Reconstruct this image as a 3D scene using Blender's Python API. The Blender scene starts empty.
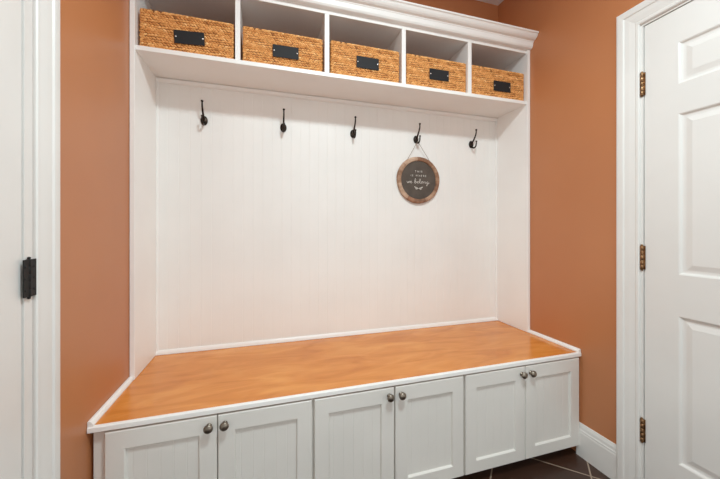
import bpy, bmesh, math, random
from mathutils import Vector, Matrix
random.seed(7)
scene = bpy.context.scene
COL = scene.collection

# ------------------------------------------------------------------ room constants (metres)
W = 2.0786          # distance between the two side walls
CEIL = 2.69
BACK_Y, FRONT_Y = 0.0, -3.7
BENCH_Z = 0.5219
BENCH_Y = -0.5938
SHELF_Z, SHELF_TOP, OPEN_TOP = 1.9045, 1.9240, 2.2135
UP_Y = -0.2655
T = 0.020

# ------------------------------------------------------------------ materials
def srgb(r, g, b):
    f = lambda c: (c/255/12.92) if c/255 <= .04045 else ((c/255+.055)/1.055)**2.4
    return (f(r), f(g), f(b), 1)

def new_mat(name, color, rough=.5, metal=0, spec=.5, coat=0, coat_rough=.1):
    m = bpy.data.materials.new(name); m.use_nodes = True
    b = m.node_tree.nodes['Principled BSDF']
    b.inputs['Base Color'].default_value = color
    b.inputs['Roughness'].default_value = rough
    b.inputs['Metallic'].default_value = metal
    b.inputs['Specular IOR Level'].default_value = spec
    b.inputs['Coat Weight'].default_value = coat
    b.inputs['Coat Roughness'].default_value = coat_rough
    return m

def nodes(m):
    return m.node_tree.nodes, m.node_tree.links, m.node_tree.nodes['Principled BSDF']

def add_noise(m, c1, c2, scale=(1, 1, 1), nscale=5, detail=3, p0=.35, p1=.65, bump=0, bump_scale=None, bdist=.002, rough=None):
    N, L, b = nodes(m)
    tc = N.new('ShaderNodeTexCoord'); mp = N.new('ShaderNodeMapping')
    mp.inputs['Scale'].default_value = scale
    L.new(tc.outputs['Object'], mp.inputs['Vector'])
    no = N.new('ShaderNodeTexNoise'); no.inputs['Scale'].default_value = nscale; no.inputs['Detail'].default_value = detail
    L.new(mp.outputs[0], no.inputs['Vector'])
    cr = N.new('ShaderNodeValToRGB')
    cr.color_ramp.elements[0].position = p0; cr.color_ramp.elements[0].color = c1
    cr.color_ramp.elements[1].position = p1; cr.color_ramp.elements[1].color = c2
    L.new(no.outputs[0], cr.inputs[0]); L.new(cr.outputs[0], b.inputs['Base Color'])
    if bump:
        n2 = N.new('ShaderNodeTexNoise'); n2.inputs['Scale'].default_value = bump_scale or nscale*10
        n2.inputs['Detail'].default_value = 3
        L.new(mp.outputs[0], n2.inputs['Vector'])
        bp = N.new('ShaderNodeBump'); bp.inputs['Strength'].default_value = bump; bp.inputs['Distance'].default_value = bdist
        L.new(n2.outputs[0], bp.inputs['Height']); L.new(bp.outputs[0], b.inputs['Normal'])
    return m

M_white = add_noise(new_mat('white_semigloss_paint', srgb(232, 230, 228), .38),
                    srgb(241, 238, 235), srgb(245, 243, 240), nscale=3, bump=.06, bump_scale=60)
M_trim = add_noise(new_mat('white_trim_paint', srgb(228, 226, 222), .38),
                   srgb(227, 224, 220), srgb(232, 229, 225), nscale=3, bump=.06, bump_scale=60)
M_board = add_noise(new_mat('white_beadboard_paint', srgb(232, 230, 228), .5),
                    srgb(237, 234, 230), srgb(241, 238, 234), nscale=3, bump=.05, bump_scale=60)
M_cab = add_noise(new_mat('cabinet_white_paint', srgb(226, 224, 222), .4),
                  srgb(222, 218, 212), srgb(227, 223, 217), nscale=4, bump=.05, bump_scale=60)
M_ceil = new_mat('ceiling_white_paint', srgb(232, 232, 232), .9, spec=.2)
M_wall = add_noise(new_mat('terracotta_wall_paint', srgb(190, 123, 79), .40, spec=.55),
                   srgb(188, 121, 78), srgb(193, 126, 82), nscale=2, bump=.12, bump_scale=120, bdist=.001)
M_brass = add_noise(new_mat('aged_brass', srgb(170, 125, 70), .35, 1), srgb(120, 88, 60), srgb(176, 140, 104), nscale=45)
M_black = new_mat('black_iron', srgb(20, 18, 18), .55, .2)
M_bronze = add_noise(new_mat('oil_rubbed_bronze', srgb(40, 33, 29), .38, .8), srgb(30, 25, 22), srgb(62, 50, 42), nscale=60)
M_pewter = add_noise(new_mat('antique_pewter', srgb(130, 120, 108), .3, 1), srgb(112, 102, 92), srgb(158, 148, 135), nscale=50)
M_label = new_mat('slate_label', srgb(36, 36, 38), .65, spec=.3)
M_rivet = new_mat('silver_rivet', srgb(215, 215, 215), .25, 1)
M_dark = new_mat('dark_gap', srgb(60, 56, 52), .8)
M_slate = add_noise(new_mat('chalkboard_brown', srgb(84, 73, 65), .7), srgb(78, 68, 60), srgb(90, 79, 70), nscale=20)
M_letter = new_mat('chalk_white_ink', srgb(228, 222, 214), .8)
M_cord = new_mat('jute_cord', srgb(138, 118, 98), .9)
M_frames = []
for i, (a, c) in enumerate([((140, 102, 76), (184, 148, 122)), ((120, 84, 62), (166, 122, 94)), ((165, 132, 108), (204, 174, 150))]):
    M_frames.append(add_noise(new_mat('rustic_wood_%s' % ['warm', 'deep', 'pale'][i], srgb(*a), .65), srgb(*a), srgb(*c),
                              scale=(1, 1, 1), nscale=30, detail=4, bump=.3, bump_scale=90))

# honey coloured veneer bench top: long blotchy figure running along x
M_wood = new_mat('honey_birch_veneer', srgb(204, 128, 58), .24, spec=.45, coat=.2, coat_rough=.1)
N, L, b = nodes(M_wood)
tc = N.new('ShaderNodeTexCoord')
mp = N.new('ShaderNodeMapping'); mp.inputs['Scale'].default_value = (1.5, 5, 5)
L.new(tc.outputs['Object'], mp.inputs['Vector'])
n1 = N.new('ShaderNodeTexNoise'); n1.inputs['Scale'].default_value = 2.2; n1.inputs['Detail'].default_value = 5; n1.inputs['Distortion'].default_value = 1.2
L.new(mp.outputs[0], n1.inputs['Vector'])
cr = N.new('ShaderNodeValToRGB')
cr.color_ramp.elements[0].position = .3; cr.color_ramp.elements[0].color = srgb(208, 122, 40)
cr.color_ramp.elements[1].position = .7; cr.color_ramp.elements[1].color = srgb(238, 160, 76)
e = cr.color_ramp.elements.new(.5); e.color = srgb(225, 141, 57)
L.new(n1.outputs[0], cr.inputs[0])
mp2 = N.new('ShaderNodeMapping'); mp2.inputs['Scale'].default_value = (3, 90, 90)
L.new(tc.outputs['Object'], mp2.inputs['Vector'])
n2 = N.new('ShaderNodeTexNoise'); n2.inputs['Scale'].default_value = 3; n2.inputs['Detail'].default_value = 4
L.new(mp2.outputs[0], n2.inputs['Vector'])
mx = N.new('ShaderNodeMix'); mx.data_type = 'RGBA'; mx.blend_type = 'MULTIPLY'; mx.inputs[0].default_value = .18
L.new(cr.outputs[0], mx.inputs[6]); L.new(n2.outputs[0], mx.inputs[7]); L.new(mx.outputs[2], b.inputs['Base Color'])

# dark tile floor laid on the diagonal, pale grout
M_floor = new_mat('dark_brown_tile', srgb(60, 38, 28), .3)
N, L, b = nodes(M_floor)
tc = N.new('ShaderNodeTexCoord'); mp = N.new('ShaderNodeMapping'); mp.vector_type = 'POINT'
L.new(tc.outputs['Object'], mp.inputs['Vector'])
mp.inputs['Rotation'].default_value = (0, 0, math.radians(45))
TS = .41
# rotated coordinates: X' = (x-y)/sqrt2, Y' = (x+y)/sqrt2
mp.inputs['Location'].default_value = (-1.4995 + 4*TS, -.908 + 8*TS, 0)
br = N.new('ShaderNodeTexBrick'); br.offset = 0; br.squash = 1
br.inputs['Scale'].default_value = 1; br.inputs['Mortar Size'].default_value = .0035; br.inputs['Mortar Smooth'].default_value = .2
br.inputs['Brick Width'].default_value = TS; br.inputs['Row Height'].default_value = TS
br.inputs['Color1'].default_value = srgb(72, 46, 34); br.inputs['Color2'].default_value = srgb(62, 40, 30)
br.inputs['Mortar'].default_value = srgb(170, 150, 132)
L.new(mp.outputs[0], br.inputs['Vector']); 
no = N.new('ShaderNodeTexNoise'); no.inputs['Scale'].default_value = 9; no.inputs['Detail'].default_value = 4
L.new(tc.outputs['Object'], no.inputs['Vector'])
mx = N.new('ShaderNodeMix'); mx.data_type = 'RGBA'; mx.blend_type = 'MULTIPLY'; mx.inputs[0].default_value = .35
L.new(br.outputs['Color'], mx.inputs[6]); L.new(no.outputs[0], mx.inputs[7]); L.new(mx.outputs[2], b.inputs['Base Color'])

# woven water-hyacinth: colour varies from strand to strand
M_wick = new_mat('woven_hyacinth', srgb(200, 145, 85), .6, spec=.3)
N, L, b = nodes(M_wick)
at = N.new('ShaderNodeAttribute'); at.attribute_name = 'strand'
cr = N.new('ShaderNodeValToRGB')
cr.color_ramp.elements[0].position = 0; cr.color_ramp.elements[0].color = srgb(120, 66, 28)
cr.color_ramp.elements[1].position = 1; cr.color_ramp.elements[1].color = srgb(252, 208, 146)
e = cr.color_ramp.elements.new(.3); e.color = srgb(210, 144, 80)
e = cr.color_ramp.elements.new(.7); e.color = srgb(238, 178, 110)
L.new(at.outputs['Fac'], cr.inputs[0]); L.new(cr.outputs[0], b.inputs['Base Color'])

# ------------------------------------------------------------------ helpers
def obj(name, bm, mat, parent=None, smooth=False, kind=None, bevel=0):
    me = bpy.data.meshes.new(name)
    bm.normal_update(); bm.to_mesh(me); bm.free()
    for mm in (mat if isinstance(mat, (list, tuple)) else [mat]): me.materials.append(mm)
    if smooth:
        for p in me.polygons: p.use_smooth = True
    o = bpy.data.objects.new(name, me); COL.objects.link(o)
    if parent:
        o.parent = parent
    if bevel:
        md = o.modifiers.new('bevel', 'BEVEL'); md.width = bevel; md.segments = 2; md.limit_method = 'ANGLE'
        md.angle_limit = math.radians(40)
    if kind: o['kind'] = kind
    return o

def box(bm, x0, x1, y0, y1, z0, z1, mi=0):
    vs = [bm.verts.new((x, y, z)) for z in (z0, z1) for y in (y0, y1) for x in (x0, x1)]
    fs = [(0, 2, 3, 1), (4, 5, 7, 6), (0, 1, 5, 4), (2, 6, 7, 3), (0, 4, 6, 2), (1, 3, 7, 5)]
    for f in fs:
        fc = bm.faces.new([vs[i] for i in f]); fc.material_index = mi
    return vs

def boxes(*a):
    bm = bmesh.new()
    for t in a: box(bm, *t)
    return bm

def empty(name, loc, label=None, cat=None, group=None, kind=None):
    o = bpy.data.objects.new(name, None); COL.objects.link(o); o.location = loc
    o.empty_display_size = .05
    if label: o['label'] = label
    if cat: o['category'] = cat
    if group: o['group'] = group
    if kind: o['kind'] = kind
    return o

def tag(o, label, cat, group=None):
    o['label'] = label; o['category'] = cat
    if group: o['group'] = group
    return o

def tube(bm, pts, r, seg=8, caps=True):
    """round tube along pts; r number or list"""
    pts = [Vector(p) for p in pts]; n = len(pts)
    rs = r if isinstance(r, (list, tuple)) else [r]*n
    up = Vector((0, 0, 1)); prev = None; rings = []
    for i, p in enumerate(pts):
        d = (pts[min(i+1, n-1)] - pts[max(i-1, 0)]).normalized()
        if prev is None:
            a = d.orthogonal().normalized()
        else:
            a = (prev - d*prev.dot(d)).normalized()
        prev = a; c = d.cross(a)
        rings.append([bm.verts.new(p + (a*math.cos(t)+c*math.sin(t))*rs[i]) for t in [2*math.pi*k/seg for k in range(seg)]])
    for i in range(n-1):
        for k in range(seg):
            bm.faces.new((rings[i][k], rings[i][(k+1) % seg], rings[i+1][(k+1) % seg], rings[i+1][k]))
    if caps:
        bm.faces.new(rings[0][::-1]); bm.faces.new(rings[-1])

def smooth_path(pts, sub=6):
    pts = [Vector(p) for p in pts]; out = []
    P = [pts[0]*2-pts[1]] + pts + [pts[-1]*2-pts[-2]]
    for i in range(1, len(P)-2):
        for s in range(sub):
            t = s/sub
            a, b_, c, d = P[i-1], P[i], P[i+1], P[i+2]
            out.append(.5*((2*b_)+(c-a)*t+(2*a-5*b_+4*c-d)*t*t+(3*b_-a-3*c+d)*t**3))
    out.append(pts[-1]); return out

def lathe(bm, prof, M=Matrix(), seg=20, sx=1, sy=1):
    """prof: (radius, height) revolve round local z, transformed by M"""
    rings = []
    for r, h in prof:
        if r < 1e-6: rings.append([bm.verts.new(M @ Vector((0, 0, h)))])
        else: rings.append([bm.verts.new(M @ Vector((r*sx*math.cos(2*math.pi*k/seg), r*sy*math.sin(2*math.pi*k/seg), h))) for k in range(seg)])
    for i in range(len(rings)-1):
        A, B = rings[i], rings[i+1]
        for k in range(seg):
            j = (k+1) % seg
            if len(A) == 1 and len(B) == 1: continue
            if len(A) == 1: bm.faces.new((A[0], B[k], B[j]))
            elif len(B) == 1: bm.faces.new((A[k], A[j], B[0]))
            else: bm.faces.new((A[k], A[j], B[j], B[k]))
    bmesh.ops.recalc_face_normals(bm, faces=bm.faces)

def extrude_profile(bm, prof, fn0, fn1):
    """prof: closed list of 2-D points; fn0/fn1 map a 2-D point to each end"""
    A = [bm.verts.new(fn0(*p)) for p in prof]; B = [bm.verts.new(fn1(*p)) for p in prof]
    n = len(prof)
    for i in range(n):
        bm.faces.new((A[i], A[(i+1) % n], B[(i+1) % n], B[i]))
    bm.faces.new(A[::-1]); bm.faces.new(B)
    bmesh.ops.recalc_face_normals(bm, faces=bm.faces)

# ------------------------------------------------------------------ the room
DOOR_H = 2.0095
RD0, RD1 = -0.8695, -1.6825      # right door leaf along y
LD0, LD1 = -0.870, -1.683       # left door leaf along y
JG = .0035                      # gap round a leaf
JT = .030                       # jamb thickness

# side walls cut short behind the camera, an added opening for neutral fill light
WALL_END = -1.90
obj('floor', boxes((-1.8, W+1.8, FRONT_Y, .12, -.1, 0)), M_floor, kind='structure')
obj('ceiling', boxes((-1.8, W+1.8, FRONT_Y, .12, CEIL, CEIL+.1)), M_ceil, kind='structure')
obj('wall_back', boxes((-.12, W+.12, .0, .12, 0, CEIL)), M_wall, kind='structure')
def side_wall(name, x0, x1, d0, d1):
    a, c = d0+JT, d1-JT
    obj(name, boxes((x0, x1, a, 0, 0, CEIL), (x0, x1, WALL_END, c, 0, CEIL), (x0, x1, c, a, DOOR_H+JT, CEIL)), M_wall, kind='structure')
side_wall('wall_left', -.12, 0, LD0, LD1)
side_wall('wall_right', W, W+.12, RD0, RD1)

# casing profile: (distance outward from the inner edge, thickness)
CAS = [(0, 0), (0, .009), (.003, .012), (.010, .0125), (.014, .010), (.020, .0115), (.034, .0145), (.050, .0165),
       (.054, .0205), (.062, .0215), (.074, .0215), (.080, .019), (.083, .013), (.083, 0)]
def casing(name, face_x, sgn, d0, d1, reveal, wide, kind='structure'):
    """sgn: direction into the room. Inner edge of casing stands `reveal` outside the leaf edge."""
    bm = bmesh.new(); s = wide/.083
    yi, ye, zt = d0+reveal, d1-reveal, DOOR_H+reveal
    def leg(y, o):
        extrude_profile(bm, CAS, lambda a, t: (face_x+sgn*t, y+o*a*s, 0), lambda a, t: (face_x+sgn*t, y+o*a*s, zt+a*s))
    leg(yi, 1); leg(ye, -1)
    extrude_profile(bm, CAS, lambda a, t: (face_x+sgn*t, yi+a*s, zt+a*s), lambda a, t: (face_x+sgn*t, ye-a*s, zt+a*s))
    return obj(name, bm, M_trim, kind=kind)
casing('trim_1', 0, 1, LD0, LD1, .034, .077)
casing('trim_2', W, -1, RD0, RD1, .012, .088)
# jambs lining the openings, with the stop strip behind the leaf
def jamb(name, xa, xb, d0, d1, stop_x0, stop_x1):
    a, c, h = d0+JT, d1-JT, DOOR_H+JT
    g = JG
    obj(name, boxes((xa, xb, d0+g, a, 0, h), (xa, xb, c, d1-g, 0, h), (xa, xb, d1-g, d0+g, DOOR_H+g, h),
                    (stop_x0, stop_x1, d0-.012, d0+g, 0, DOOR_H), (stop_x0, stop_x1, d1-g, d1+.012, 0, DOOR_H),
                    (stop_x0, stop_x1, d1, d0, DOOR_H-.012, DOOR_H+g)), M_trim, kind='structure')
jamb('trim_3', -.12, .0045, LD0, LD1, -.060, -.046)
jamb('trim_4', W-.0015, W+.12, RD0, RD1, W+.043, W+.057)

def panel_face(bm, us, vs, cells, rings, P, mi=0):
    """Face of a panelled door. us, vs: sorted cuts; cells: set of (i,j) that are panels;
    rings: [(inset, depth)...]; P(u, v, d): point d behind the face."""
    for i in range(len(us)-1):
        for j in range(len(vs)-1):
            u0, u1, v0, v1 = us[i], us[i+1], vs[j], vs[j+1]
            if (i, j) not in cells:
                bm.faces.new([bm.verts.new(P(*q, 0)) for q in ((u0, v0), (u1, v0), (u1, v1), (u0, v1))]); continue
            prev = None
            for ins, d in rings:
                r = [bm.verts.new(P(*q, d)) for q in ((u0+ins, v0+ins), (u1-ins, v0+ins), (u1-ins, v1-ins), (u0+ins, v1-ins))]
                if prev:
                    for k in range(4): bm.faces.new((prev[k], prev[(k+1) % 4], r[(k+1) % 4], r[k]))
                prev = r
            bm.faces.new(prev)

def six_panel_leaf(name, face_x, back, d0, d1):
    """leaf whose room face is at face_x; back = +1/-1 direction away from the room"""
    wdt = d0-d1; st = .113; mid = .105
    pw = (wdt-2*st-mid)/2
    us = [0, st, st+pw, st+pw+mid, wdt-st, wdt]
    vs = [0.008, .235, .812, .973, 1.601, 1.716, 1.879, DOOR_H]
    cells = {(i, j) for i in (1, 3) for j in (1, 3, 5)}
    bm = bmesh.new()
    panel_face(bm, us, vs, cells, [(0, 0), (.004, .002), (.009, .0075), (.013, .0085), (.020, .0085), (.040, .003)],
               lambda u, v, d: (face_x+back*d, d0-u, v))
    x1 = face_x+back*.035
    for q in (((face_x, d0), (x1, d0)), ((x1, d0), (x1, d1)), ((x1, d1), (face_x, d1))):
        bm.faces.new([bm.verts.new((*q[0], .008)), bm.verts.new((*q[1], .008)), bm.verts.new((*q[1], DOOR_H)), bm.verts.new((*q[0], DOOR_H))])
    for z in (.008, DOOR_H):
        bm.faces.new([bm.verts.new(p) for p in ((face_x, d0, z), (x1, d0, z), (x1, d1, z), (face_x, d1, z))])
    bmesh.ops.remove_doubles(bm, verts=bm.verts, dist=1e-5)
    bmesh.ops.recalc_face_normals(bm, faces=bm.faces)
    return obj(name, bm, M_trim, kind='structure')

dl = six_panel_leaf('door_1', .0015, -1, LD0, LD1)
dr = six_panel_leaf('door_2', W+.0035, 1, RD0, RD1)

def butt_hinge(parent, x, sgn, y, z0, z1, mat, rad, leaf, label, out=.0):
    """barrel in five knuckles standing proud of the gap at y, with finials and a leaf each side"""
    bm = bmesh.new(); n = 5; h = (z1-z0)/n
    for k in range(n):
        a, c = z0+k*h+.0006, z0+(k+1)*h-.0006
        tube(bm, [(x+sgn*rad*.7, y, a), (x+sgn*rad*.7, y, a+.001), (x+sgn*rad*.7, y, c-.001), (x+sgn*rad*.7, y, c)], [rad*.88, rad, rad, rad*.88], 14)
    tube(bm, [(x+sgn*rad*.7, y, z0-.002), (x+sgn*rad*.7, y, z1+.002)], rad*.45, 10)
    for s in (1, -1):
        M = Matrix.Translation((x+sgn*rad*.7, y, z1+.003 if s > 0 else z0-.003)) @ Matrix.Scale(s, 4, (0, 0, 1))
        lathe(bm, [(rad*.6, -.003), (rad*.7, 0), (rad*.45, .0015), (0, .0025)], M, 12)
    o = obj('hinge', bm, mat, parent, smooth=True); o['label'] = label
    bm = bmesh.new()
    for s in (-1, 1):
        y0, y1 = sorted((y+s*rad*.4, y+s*leaf))
        box(bm, min(x, x+sgn*.0025)+sgn*out, max(x, x+sgn*.0025)+sgn*out, y0, y1, z0+.001, z1-.001)
    for s in (-1, 1):
        for zz in (.2, .5, .8):
            lathe(bm, [(.0036, 0), (.003, .0012), (0, .0012)],
                  Matrix.Translation((x+sgn*(.0024+out), y+s*leaf*.68, z0+(z1-z0)*zz)) @ Matrix.Rotation(sgn*math.pi/2, 4, 'Y'), 10)
    obj('hinge_leaf', bm, mat, o)
    return o
for z0, z1 in ((1.717, 1.815), (.979, 1.081), (.247, .345)):
    butt_hinge(dr, W+.0015, -1, RD0+.006, z0, z1, M_brass, .0068, .0105, 'aged brass butt hinge')
for z0, z1 in ((1.735, 1.825), (.993, 1.083), (.25, .34)):
    butt_hinge(dl, .0045, 1, LD0+.0125, z0, z1, M_black, .0050, .0205, 'black butt hinge', out=.0035)

# baseboards on the free stretches of side wall
BASE = [(0, 0), (.014, 0), (.014, .120), (.0125, .126), (.0125, .132), (.010, .138), (.009, .150), (.006, .160), (.004, .165), (0, .165)]
def baseboard(name, x, sgn, ya, yb):
    bm = bmesh.new()
    extrude_profile(bm, BASE, lambda t, z: (x+sgn*t, ya, z), lambda t, z: (x+sgn*t, yb, z))
    obj(name, bm, M_trim, kind='structure')
baseboard('baseboard_right', W, -1, -.5775, RD0+.012+.088)
baseboard('baseboard_left', 0, 1, -.5775, LD0+.034+.077)

# ------------------------------------------------------------------ base cabinets
FACE = BENCH_Y + .0005      # door faces
DT = .018                   # door thickness
CARC = FACE + DT            # cabinet front
LIPZ = .5030
def bead_profile(x0, x1, pitch, first, gw=.004, gd=.002, bead=True):
    """list of (x, depth) for a beadboard surface"""
    out = [(x0, 0)]; x = first
    while x < x1-gw:
        if x > x0+gw:
            out += [(x-gw/2, 0), (x, gd), (x+gw/2, 0)]
        x += pitch
    out.append((x1, 0)); return out

def cabinet_door(parent, x0, x1, knob_side):
    z0, z1 = .0515, .4965
    st, rt, rb = .0545, .0605, .0535
    bm = bmesh.new()
    us = [x0, x0+st, x1-st, x1]; vs = [z0, z0+rb, z1-rt, z1]
    ch = .003
    P = lambda u, v, d: (u, FACE+d, v)
    # framed face without the panel, edges chamfered
    usf = [x0+ch, x0+st, x1-st, x1-ch]; vsf = [z0+ch, z0+rb, z1-rt, z1-ch]
    for i in range(3):
        for j in range(3):
            if (i, j) == (1, 1): continue
            bm.faces.new([bm.verts.new(P(u, v, 0)) for u, v in ((usf[i], vsf[j]), (usf[i+1], vsf[j]), (usf[i+1], vsf[j+1]), (usf[i], vsf[j+1]))])
    def ringrect(a, d): return [bm.verts.new(P(u, v, d)) for u, v in ((a[0], a[2]), (a[1], a[2]), (a[1], a[3]), (a[0], a[3]))]
    def strip(A, B):
        for k in range(4): bm.faces.new((A[k], A[(k+1) % 4], B[(k+1) % 4], B[k]))
    A = ringrect((x0+ch, x1-ch, z0+ch, z1-ch), 0); B = ringrect((x0, x1, z0, z1), ch); C = ringrect((x0, x1, z0, z1), DT-.001)
    strip(A, B); strip(B, C); bm.faces.new(C)
    # sticking into the recess
    q = (x0+st, x1-st, z0+rb, z1-rt)
    R0 = ringrect(q, 0)
    i1 = .002; R1 = ringrect((q[0]+i1, q[1]-i1, q[2]+i1, q[3]-i1), .0015)
    i2 = .0055; R2 = ringrect((q[0]+i2, q[1]-i2, q[2]+i2, q[3]-i2), .0095)
    strip(R0, R1); strip(R1, R2)
    bmesh.ops.remove_doubles(bm, verts=bm.verts, dist=1e-5)
    bmesh.ops.recalc_face_normals(bm, faces=bm.faces)
    d = obj('door', bm, M_cab, parent)
    # beaded centre panel
    bm = bmesh.new()
    pr = bead_profile(q[0]+.002, q[1]-.002, .0405, q[0]+.0205, .0032, .0009)
    za, zb = q[2]+.002, q[3]-.002
    last = None
    for x, dd in pr:
        a = bm.verts.new((x, FACE+.0093+dd, za)); c = bm.verts.new((x, FACE+.0093+dd, zb))
        if last: bm.faces.new((last[0], a, c, last[1]))
        last = (a, c)
    bmesh.ops.recalc_face_normals(bm, faces=bm.faces)
    obj('door_panel', bm, M_cab, d)
    # mushroom knob
    kx = knob_side; kz = .464
    bm = bmesh.new()
    M = Matrix.Translation((kx, FACE, kz)) @ Matrix.Rotation(math.pi/2, 4, 'X')
    lathe(bm, [(0, 0), (.0095, 0), (.0095, .002), (.0065, .0035), (.0052, .008), (.0065, .012), (.0125, .0145), (.0152, .0175),
               (.0155, .0205), (.0135, .0245), (.0080, .0275), (0, .0285)], M, 24)
    k = obj('knob', bm, M_pewter, d, smooth=True); k['label'] = 'round antique pewter knob'

cabs = [(.010, .7165, .0465, .3790, .3825, .7135, .354, .405, 'leftmost'),
        (.7165, 1.3945, .7230, 1.0535, 1.0590, 1.3870, 1.030, 1.083, 'middle'),
        (1.3945, W-.002, 1.3975, 1.7265, 1.7300, 2.0670, 1.704, 1.757, 'rightmost')]
clabel = ['white two-door base cabinet by the left wall, with a plain filler strip at its left',
          'white two-door base cabinet in the middle, between the other two under the bench',
          'white two-door base cabinet by the right wall, nearest the brass-hinged door']
for (x0, x1, a0, a1, b0, b1, k0, k1, _), lab in zip(cabs, clabel):
    c = empty('base_cabinet', ((x0+x1)/2, -.3, 0), lab, 'cabinet', 'white cabinets under the wooden bench')
    c.location = (0, 0, 0)
    bm = boxes((x0, x1, CARC, -.012, .040, LIPZ-.0002))
    obj('body', bm, M_cab, c, bevel=.001)
    obj('toe_kick', boxes((x0, x1, -.49, -.47, 0, .040)), M_cab, c)
    cabinet_door(c, a0, a1, k0); cabinet_door(c, b0, b1, k1)

# ------------------------------------------------------------------ bench top
bt = empty('bench_top', (0, 0, 0), 'honey-stained wooden bench seat with white edging on top of the white cabinets', 'bench')
obj('seat_board', boxes((.001, W-.001, BENCH_Y+.0095, -.002, LIPZ, BENCH_Z)), M_wood, bt)
bm = bmesh.new()
LP = [(BENCH_Y+.0095, LIPZ), (BENCH_Y+.0003, LIPZ), (BENCH_Y-.002, LIPZ+.002),
      (BENCH_Y-.002, BENCH_Z-.003), (BENCH_Y+.0010, BENCH_Z+.0008), (BENCH_Y+.0095, BENCH_Z+.0008)]
extrude_profile(bm, LP, lambda y, z: (.002, y, z), lambda y, z: (W-.002, y, z))
n = obj('front_nosing', bm, M_white, bt); n['label'] = 'white front edging'
def side_strip(x, s):
    bm = bmesh.new()
    pr = [(0, .0008), (0, .0175), (.006, .0175), (.011, .014), (.0155, .006), (.0155, .0008)]
    extrude_profile(bm, pr, lambda t, z: (x+s*(t+.0015), UP_Y-.0105, BENCH_Z+z), lambda t, z: (x+s*(t+.0015), BENCH_Y+.0012, BENCH_Z+z))
    o = obj('side_moulding', bm, M_white, bt); o['label'] = 'white moulding along the wall'
side_strip(0, 1); side_strip(W, -1)

# ------------------------------------------------------------------ hutch: panels, shelf, cubbies, crown
hu = empty('cubby_hutch', (0, 0, 0), 'tall white beadboard hutch with five open cubbies and a crown, standing on the bench', 'hutch')
ZB = BENCH_Z + .001
for x0, x1 in ((.0015, T), (W-T, W-.0015)):
    obj('side_panel', boxes((x0, x1, UP_Y-.0095, -.002, ZB, 2.2315)), M_white, hu, bevel=.0012)
# beadboard back with paired grooves
bm = bmesh.new(); last = None
pr = bead_profile(T, W-T, .0508, .0693, .0034, .0011)
for x, dd in pr:
    a = bm.verts.new((x, -.008+dd, ZB)); c = bm.verts.new((x, -.008+dd, SHELF_Z))
    if last: bm.faces.new((last[0], a, c, last[1]))
    last = (a, c)
box(bm, T, W-T, -.004, -.0015, ZB, SHELF_Z)
bmesh.ops.recalc_face_normals(bm, faces=bm.faces)
obj('beadboard_back', bm, M_board, hu)
# small mouldings round the back panel
bm = bmesh.new()
extrude_profile(bm, [(-.008, 0), (-.008, .021), (-.012, .020), (-.016, .014), (-.019, .004), (-.019, 0)],
                lambda y, z: (T, y, ZB+z), lambda y, z: (W-T, y, ZB+z))
obj('bottom_moulding', bm, M_white, hu)
bm = bmesh.new()
extrude_profile(bm, [(-.008, -.0015), (-.008, -.022), (-.014, -.0215), (-.019, -.014), (-.021, -.004), (-.019, -.0015)],
                lambda y, z: (T, y, SHELF_Z+z), lambda y, z: (W-T, y, SHELF_Z+z))
obj('top_moulding', bm, M_white, hu)
for x, s in ((T, 1), (W-T, -1)):
    obj('corner_moulding', boxes((min(x, x+s*.012), max(x, x+s*.012), -.014, -.008, ZB+.02, SHELF_Z-.02)), M_white, hu, bevel=.0015)
obj('shelf', boxes((T, W-T, UP_Y-.001, -.0015, SHELF_Z, SHELF_TOP)), M_white, hu, bevel=.0012)
for x0, x1 in ((.4095, .4310), (.8215, .8445), (1.2355, 1.2590), (1.6450, 1.6690)):
    obj('divider', boxes((x0, x1, UP_Y, -.0015, SHELF_TOP, OPEN_TOP)), M_white, hu, bevel=.001)
obj('top_board', boxes((T, W-T, UP_Y, -.0015, OPEN_TOP, 2.2315)), M_white, hu, bevel=.001)
CR = [(-.10, 2.2315), (-.2655, 2.2315), (-.2790, 2.2315), (-.2820, 2.2325), (-.2890, 2.2360), (-.2945, 2.2440), (-.2965, 2.2530), (-.2985, 2.2640),
      (-.3015, 2.2665), (-.3015, 2.2700), (-.3050, 2.2715), (-.3140, 2.2740), (-.3220, 2.2800), (-.3280, 2.2880), (-.3315, 2.2955),
      (-.3340, 2.2985), (-.3370, 2.2990), (-.3385, 2.3010), (-.3385, 2.3080), (-.10, 2.3080)]
bm = bmesh.new()
extrude_profile(bm, CR, lambda y, z: (.0015, y, z), lambda y, z: (W-.0015, y, z))
obj('crown_moulding', bm, M_white, hu)

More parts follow.
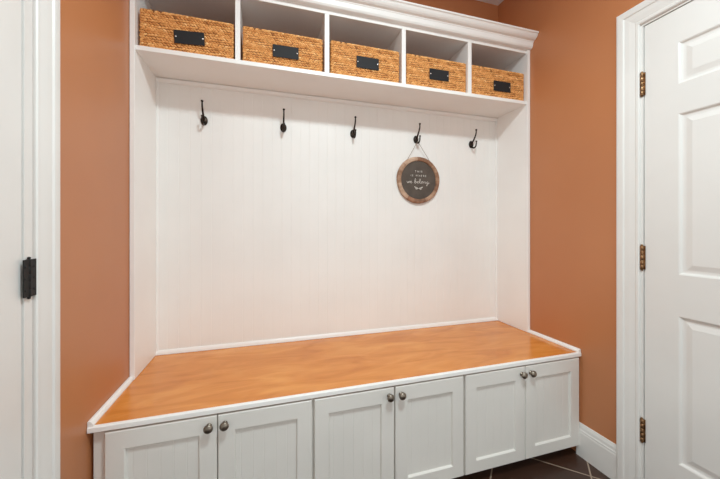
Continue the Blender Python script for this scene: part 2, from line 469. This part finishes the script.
# ------------------------------------------------------------------ woven baskets
BW, BD, BH = .371, .235, .1695
def basket_mesh():
    bm = bmesh.new(); lay = bm.faces.layers.float.new('strand_f')
    rnd = random.Random(3)
    tk = .012
    def shell(x0, x1, y0, y1, z0, z1, v=.0):
        n0 = len(bm.faces); box(bm, x0, x1, y0, y1, z0, z1)
        bm.faces.ensure_lookup_table()
        for f in bm.faces[n0:]: f[lay] = v
    e = .005
    X0, X1, Y0, Y1 = -BW/2+e, BW/2-e, e, BD-e
    shell(X0, X1, Y0, Y0+tk-e, 0.003, BH-.004); shell(X0, X1, Y1-tk+e, Y1, 0.003, BH-.004)
    shell(X0, X0+tk-e, Y0, Y1, 0.003, BH-.004); shell(X1-tk+e, X1, Y0, Y1, 0.003, BH-.004)
    shell(X0, X1, Y0, Y1, 0.002, .009)
    def strand(c, u, nrm, ln, wd, th, tilt, v):
        """lens-shaped twist: c centre, u along, nrm outward"""
        w = nrm.cross(u)
        d = (u*math.cos(tilt) + w*math.sin(tilt)); wv = nrm.cross(d)
        rings = []
        for s, k in ((-1, .28), (-.55, .85), (0, 1.0), (.55, .85), (1, .28)):
            rings.append([bm.verts.new(c + d*s*ln/2 + wv*math.cos(a)*wd/2*k + nrm*(math.sin(a)*th*k - abs(s)*th*.35))
                          for a in [math.pi*j/4 for j in range(5)]])
        for i in range(4):
            for j in range(4):
                f = bm.faces.new((rings[i][j], rings[i][j+1], rings[i+1][j+1], rings[i+1][j])); f[lay] = v; f.smooth = True
    rows = 16; rp = BH/rows
    def side(org, u, nrm, length):
        n = max(2, round(length/.0132)); step = length/n
        for r in range(rows):
            z = (r+.5)*rp
            sg = 1 if r % 2 else -1
            base = .45 + .13*math.sin(r*1.7)
            for k in range(n+1):
                s = (k + (.5 if r % 2 else 0))*step
                if s > length: continue
                s += rnd.uniform(-.0012, .0012)
                v = min(1, max(0, rnd.gauss(base+.08, .13)))
                c = org + u*min(max(s, .007), length-.007) + Vector((0, 0, z + .0016*math.sin(s*38+r) + rnd.uniform(-.0008, .0008)))
                strand(c, u, nrm, 0.0185*rnd.uniform(.9, 1.12), rp*.90, .0056*rnd.uniform(.8, 1.15), sg*rnd.uniform(.34, .60), v)
    side(Vector((-BW/2, e, 0)), Vector((1, 0, 0)), Vector((0, -1, 0)), BW)
    side(Vector((BW/2, BD-e, 0)), Vector((-1, 0, 0)), Vector((0, 1, 0)), BW)
    side(Vector((BW/2-e, 0, 0)), Vector((0, 1, 0)), Vector((1, 0, 0)), BD)
    side(Vector((-BW/2+e, BD, 0)), Vector((0, -1, 0)), Vector((-1, 0, 0)), BD)
    me = bpy.data.meshes.new('body')
    bmesh.ops.recalc_face_normals(bm, faces=[f for f in bm.faces if len(f.verts) == 4][:30])
    vals = [f[lay] for f in bm.faces]
    bm.to_mesh(me); bm.free()
    at = me.attributes.new('strand', 'FLOAT', 'FACE')
    at.data.foreach_set('value', vals)
    me.materials.append(M_wick); return me

def rim_mesh():
    bm = bmesh.new(); lay = []
    rnd = random.Random(5); pts = []
    e = .006; X, Ya, Yb = BW/2-e, e, BD-e
    segs = [(Vector((-X, Ya, 0)), Vector((X, Ya, 0))), (Vector((X, Ya, 0)), Vector((X, Yb, 0))), (Vector((X, Yb, 0)), Vector((-X, Yb, 0))), (Vector((-X, Yb, 0)), Vector((-X, Ya, 0)))]
    for a, c in segs:
        ln = (c-a).length; n = round(ln/.013); d = (c-a)/n; u = d.normalized(); w = Vector((0, 0, 1)).cross(u)
        for k in range(n):
            m = a + d*(k+.5) + Vector((0, 0, BH-.0045)); t = u*.009 + w*.003*(1 if k % 2 else -1)
            n0 = len(bm.faces)
            tube(bm, [m-t, m-t*.5+Vector((0, 0, .0012)), m+t*.5+Vector((0, 0, .0012)), m+t], [.002, .0052, .0052, .002], 8)
            lay += [min(1, max(0, rnd.gauss(.5, .22)))]*(len(bm.faces)-n0)
    me = bpy.data.meshes.new('rim')
    for f in bm.faces: f.smooth = True
    bm.to_mesh(me); bm.free()
    at = me.attributes.new('strand', 'FLOAT', 'FACE'); at.data.foreach_set('value', lay)
    me.materials.append(M_wick); return me

BM_BODY, BM_RIM = basket_mesh(), rim_mesh()
def link_mesh(name, me, parent):
    o = bpy.data.objects.new(name, me); COL.objects.link(o); o.parent = parent; return o
def make_basket():
    t = empty('woven_basket', (0, 0, 0))
    link_mesh('body', BM_BODY, t); link_mesh('rim', BM_RIM, t)
    bm = boxes((-.0605, .0605, -.0022, .0, -.0300, .0300))
    p = obj('label_plate', bm, M_label, t, bevel=.0015); p['label'] = 'dark slate name plate'
    for s in (-1, 1):
        bm = bmesh.new()
        lathe(bm, [(.0042, -.0025), (.0042, .0012), (.003, .0024), (0, .0028)], Matrix.Translation((s*.0535, -.0022, 0)) @ Matrix.Rotation(math.pi/2, 4, 'X'), 12)
        r = obj('rivet', bm, M_rivet, p, smooth=True)
    return t
def copy_tree(o, parent=None):
    c = o.copy(); COL.objects.link(c); c.parent = parent
    for ch in list(o.children): copy_tree(ch, c)
    return c
proto = make_basket()
spots = [(.2165, .2215, 1.9935, 3.5, 'woven basket in the leftmost cubby, against the left upright of the hutch'),
         (.6270, .6345, 1.9975, 0.5, 'woven basket in the second cubby from the left, above the second coat hook'),
         (1.0400, 1.0470, 2.0050, 0, 'woven basket in the middle cubby of the five, above the middle coat hook'),
         (1.4540, 1.4635, 2.0025, .5, 'woven basket in the fourth cubby from the left, above the round hanging sign'),
         (1.8640, 1.8855, 1.9930, 0, 'woven basket in the rightmost cubby, against the right upright of the hutch')]
Y_B = -.2575
for i, (bx, lx, lz, rot, lab) in enumerate(spots):
    o = proto if i == 0 else copy_tree(proto)
    o.location = (bx, Y_B, SHELF_TOP+.0005); o.scale = (1, 1, 0.970 if i < 2 else 1)
    pl = [c for c in o.children if c.name.startswith('label_plate')][0]
    pl.location = (lx-bx, -.0012, lz-SHELF_TOP); pl.rotation_euler = (0, math.radians(-rot), 0)
    tag(o, lab, 'basket', 'woven baskets in the cubbies')

# ------------------------------------------------------------------ coat hooks
def make_hook():
    t = empty('coat_hook', (0, 0, 0))
    bm = bmesh.new()
    lathe(bm, [(0, 0), (.0165, 0), (.0175, .002), (.0165, .0045), (.012, .0065), (.006, .0085), (0, .009)],
          Matrix.Rotation(math.pi/2, 4, 'X'), 24, 1, 1.42)
    for z in (.0135, -.0135):
        lathe(bm, [(.0035, 0), (.003, .0018), (0, .002)], Matrix.Translation((0, -.0055, z)) @ Matrix.Rotation(math.pi/2, 4, 'X'), 10)
    obj('back_plate', bm, M_bronze, t, smooth=True)
    bm = bmesh.new()
    P = smooth_path([(0, -.005, .002), (0, -.017, .010), (0, -.032, .026), (0, -.046, .044), (0, -.054, .062), (0, -.055, .080)], 5)
    tube(bm, P, [.0058-.0022*i/(len(P)-1) for i in range(len(P))], 10)
    lathe(bm, [(0, -.003), (.0052, -.002), (.0066, .001), (.0062, .004), (.0035, .0065), (0, .007)],
          Matrix.Translation((0, -.055, .080)) @ Matrix.Rotation(math.radians(5), 4, 'X'), 14)
    obj('upper_prong', bm, M_bronze, t, smooth=True)
    bm = bmesh.new()
    P = smooth_path([(0, -.005, -.010), (0, -.018, -.024), (0, -.036, -.030), (0, -.051, -.022), (0, -.056, -.006), (0, -.057, .004)], 5)
    tube(bm, P, [.0055-.0017*i/(len(P)-1) for i in range(len(P))], 10)
    lathe(bm, [(0, -.004), (.0048, -.002), (.0058, .001), (.005, .004), (0, .006)], Matrix.Translation((0, -.057, .006)), 14)
    obj('lower_prong', bm, M_bronze, t, smooth=True)
    return t
hk = make_hook()
HZ = 1.711
for i, (x, lab) in enumerate([(.2370, 'dark bronze double coat hook, leftmost of the five on the beadboard'),
                              (.6360, 'dark bronze double coat hook, second from the left on the beadboard'),
                              (1.0365, 'dark bronze double coat hook, middle one of the five on the beadboard'),
                              (1.4470, 'dark bronze double coat hook that holds up the round wooden sign'),
                              (1.8530, 'dark bronze double coat hook, rightmost of the five, beside the hanging sign')]):
    o = hk if i == 0 else copy_tree(hk)
    o.location = (x, -.0082, HZ); tag(o, lab, 'coat hook', 'coat hooks on the beadboard')

# ------------------------------------------------------------------ round hanging sign
SX, SZ = 1.4600, 1.4550
sg = empty('round_sign', (SX, -.012, SZ), 'round brown sign in a rustic wood frame, hanging from the fourth coat hook', 'sign')
RO, RI = .1460, .1200
bm = bmesh.new(); NS = 72; rings = []
prof = [(RI, 0), (RI, -.012), (RI+.003, -.0165), (RI+.014, -.0185), (RO-.004, -.0165), (RO, -.012), (RO, 0)]
for k in range(NS):
    a = 2*math.pi*k/NS
    wob = 1+.006*math.sin(3*a+.5)+.004*math.sin(7*a)
    rings.append([bm.verts.new((r*(wob if j > 2 else 1)*math.cos(a), y, r*(wob if j > 2 else 1)*math.sin(a))) for j, (r, y) in enumerate(prof)])
cuts = [0, 9, 19, 27, 38, 47, 58, 66]; mats = [0, 1, 2, 0, 2, 1, 0, 1]
for k in range(NS):
    A, B = rings[k], rings[(k+1) % NS]
    mi = [m for c, m in zip(cuts, mats) if k >= c][-1]
    for j in range(len(prof)):
        f = bm.faces.new((A[j], A[(j+1) % len(prof)], B[(j+1) % len(prof)], B[j])); f.material_index = mi
bmesh.ops.recalc_face_normals(bm, faces=bm.faces)
obj('frame', bm, M_frames, sg)
bm = bmesh.new()
lathe(bm, [(0, 0), (RI+.001, 0), (RI+.001, .009), (0, .009)], Matrix.Rotation(math.pi/2, 4, 'X'), 64)
board = obj('face_board', bm, M_slate, sg)
# hand-lettered wording: THIS / IS WHERE / we belong, with a leaf sprig
bm = bmesh.new()
LY = -.0092
def add_text(s, size, cz, spacing=1.25):
    cu = bpy.data.curves.new('txt', 'FONT'); cu.body = s; cu.size = size; cu.align_x = 'CENTER'; cu.align_y = 'CENTER'
    cu.space_character = spacing; cu.extrude = 0; cu.offset = size*.0
    to = bpy.data.objects.new('txt', cu); COL.objects.link(to)
    dg = bpy.context.evaluated_depsgraph_get()
    me = bpy.data.meshes.new_from_object(to.evaluated_get(dg))
    me.transform(Matrix.Translation((0, LY-.0004, cz)) @ Matrix.Rotation(math.pi/2, 4, 'X'))
    bm.from_mesh(me)
    bpy.data.objects.remove(to); bpy.data.curves.remove(cu); bpy.data.meshes.remove(me)
add_text('THIS', .0165, .0530, 1.7); add_text('IS WHERE', .0160, .0270, 1.7)
def strokes(lines, ox, oz, s, sz, r):
    for ln in lines:
        P = smooth_path([(ox+x*s, LY, oz+z*sz) for x, z in ln], 5)
        tube(bm, P, r, 5)
S = .0170
we = [[(0, .9), (.15, .1), (.4, .1), (.55, .85), (.65, .1), (.95, .1), (1.1, .9), (1.35, .55), (1.6, .45), (1.95, .75), (1.8, 1.0), (1.5, .8), (1.5, .2), (1.85, 0), (2.3, .35)]]
belong = [[(0, .2), (.35, 1.0), (.55, 2.1), (.35, 2.3), (.2, 1.4), (.2, .1), (.5, -.02), (.8, .4), (.6, .85), (.35, .6), (.9, .7),
           (1.25, .45), (1.6, .7), (1.45, 1.0), (1.15, .8), (1.15, .15), (1.5, 0), (1.95, .6), (2.25, 1.6), (2.2, 2.3), (1.98, 2.1), (1.95, .4), (2.15, 0), (2.45, .3),
           (2.65, .8), (2.95, .95), (3.1, .5), (2.9, .02), (2.6, .2), (2.65, .75), (3.1, .85), (3.4, .9), (3.5, .05), (3.6, .6), (3.9, .95), (4.05, .6), (4.05, .1), (4.4, .3),
           (4.7, .9), (5.0, .85), (4.7, .95), (4.55, .4), (4.75, .05), (5.05, .4), (5.1, .9), (5.0, -.6), (4.6, -1.1), (4.4, -.7), (5.0, -.1), (5.6, .4)]]
strokes(we, -.080, -.0200, .0160, .0125, .00095); strokes(belong, -.030, -.0200, .0190, .0122, .00095)
# sprig: two mirrored leafy twigs
for s in (-1, 1):
    tube(bm, smooth_path([(0, LY, -.052), (s*.010, LY, -.054), (s*.020, LY, -.049), (s*.028, LY, -.040)], 4), .0008, 5)
    for q, (x, z, a) in enumerate([(.007, -.0505, 60), (.013, -.0495, 50), (.019, -.0455, 55), (.012, -.0570, -15), (.019, -.0550, 0), (.0265, -.0440, 60)]):
        a = math.radians(a); dx, dz = math.cos(a)*.0052, math.sin(a)*.0052
        tube(bm, [(s*(x-dx), LY, z-dz), (s*x, LY, z), (s*(x+dx), LY, z+dz)], [.0003, .0018, .0003], 6)
obj('lettering', bm, M_letter, board)['label'] = 'off-white hand lettering reading THIS IS WHERE we belong'
# cord from both shoulders of the frame over the lower prong
bm = bmesh.new()
hx, hy, hz = 1.4470-SX, (-.0082-.030)+.012, (HZ-.0262-.0055)-SZ
hz = HZ - .0240 - SZ
for s in (-1, 1):
    ax = s*.078; az = math.sqrt(RO**2-.078**2)-.006
    P = [(ax, -.004, az-.010), (ax*.99, -.010, az+.006), (hx+s*.010, hy+.002, hz-.010), (hx+s*.0062, hy, hz-.002), (hx+s*.0040, hy, hz+.0035), (hx, hy, hz+.0050)]
    tube(bm, P, .0013, 6)
obj('hanging_cord', bm, M_cord, sg)['label'] = 'thin twine hanging cord'

# ------------------------------------------------------------------ camera
cam = bpy.data.cameras.new('camera'); co = bpy.data.objects.new('camera', cam); COL.objects.link(co)
cam.sensor_fit = 'HORIZONTAL'; cam.sensor_width = 36; cam.lens = 311.8928/720*36
cam.shift_y = -(239.5-227.5536)/720; cam.clip_start = .02
co.location = (.5463, -1.7893, 1.1573); co.rotation_euler = (math.pi/2, 0, -.2913)
scene.camera = co

# ------------------------------------------------------------------ light
def area(name, loc, size, power, col, rot=(0, 0, 0), sy=None):
    l = bpy.data.lights.new(name, 'AREA'); l.energy = power; l.color = col; l.size = size
    if sy: l.shape = 'RECTANGLE'; l.size_y = sy
    else: l.shape = 'DISK'
    o = bpy.data.objects.new(name, l); COL.objects.link(o); o.location = loc; o.rotation_euler = rot; return o
area('ceiling_lamp_light', (1.0, -1.55, CEIL-.04), .30, 36, (.80, .95, .99))
w = bpy.data.worlds.new('world'); scene.world = w; w.use_nodes = True
bg = w.node_tree.nodes['Background']; bg.inputs[0].default_value = (.98, 1, .985, 1); bg.inputs[1].default_value = 1.13

vs = scene.view_settings
vs.view_transform = 'Standard'; vs.look = 'None'; vs.gamma = 1; vs.use_curve_mapping = False
vs.exposure = 0.0
scene.cycles.max_bounces = 12; scene.cycles.diffuse_bounces = 8
scene.cycles.use_denoising = True
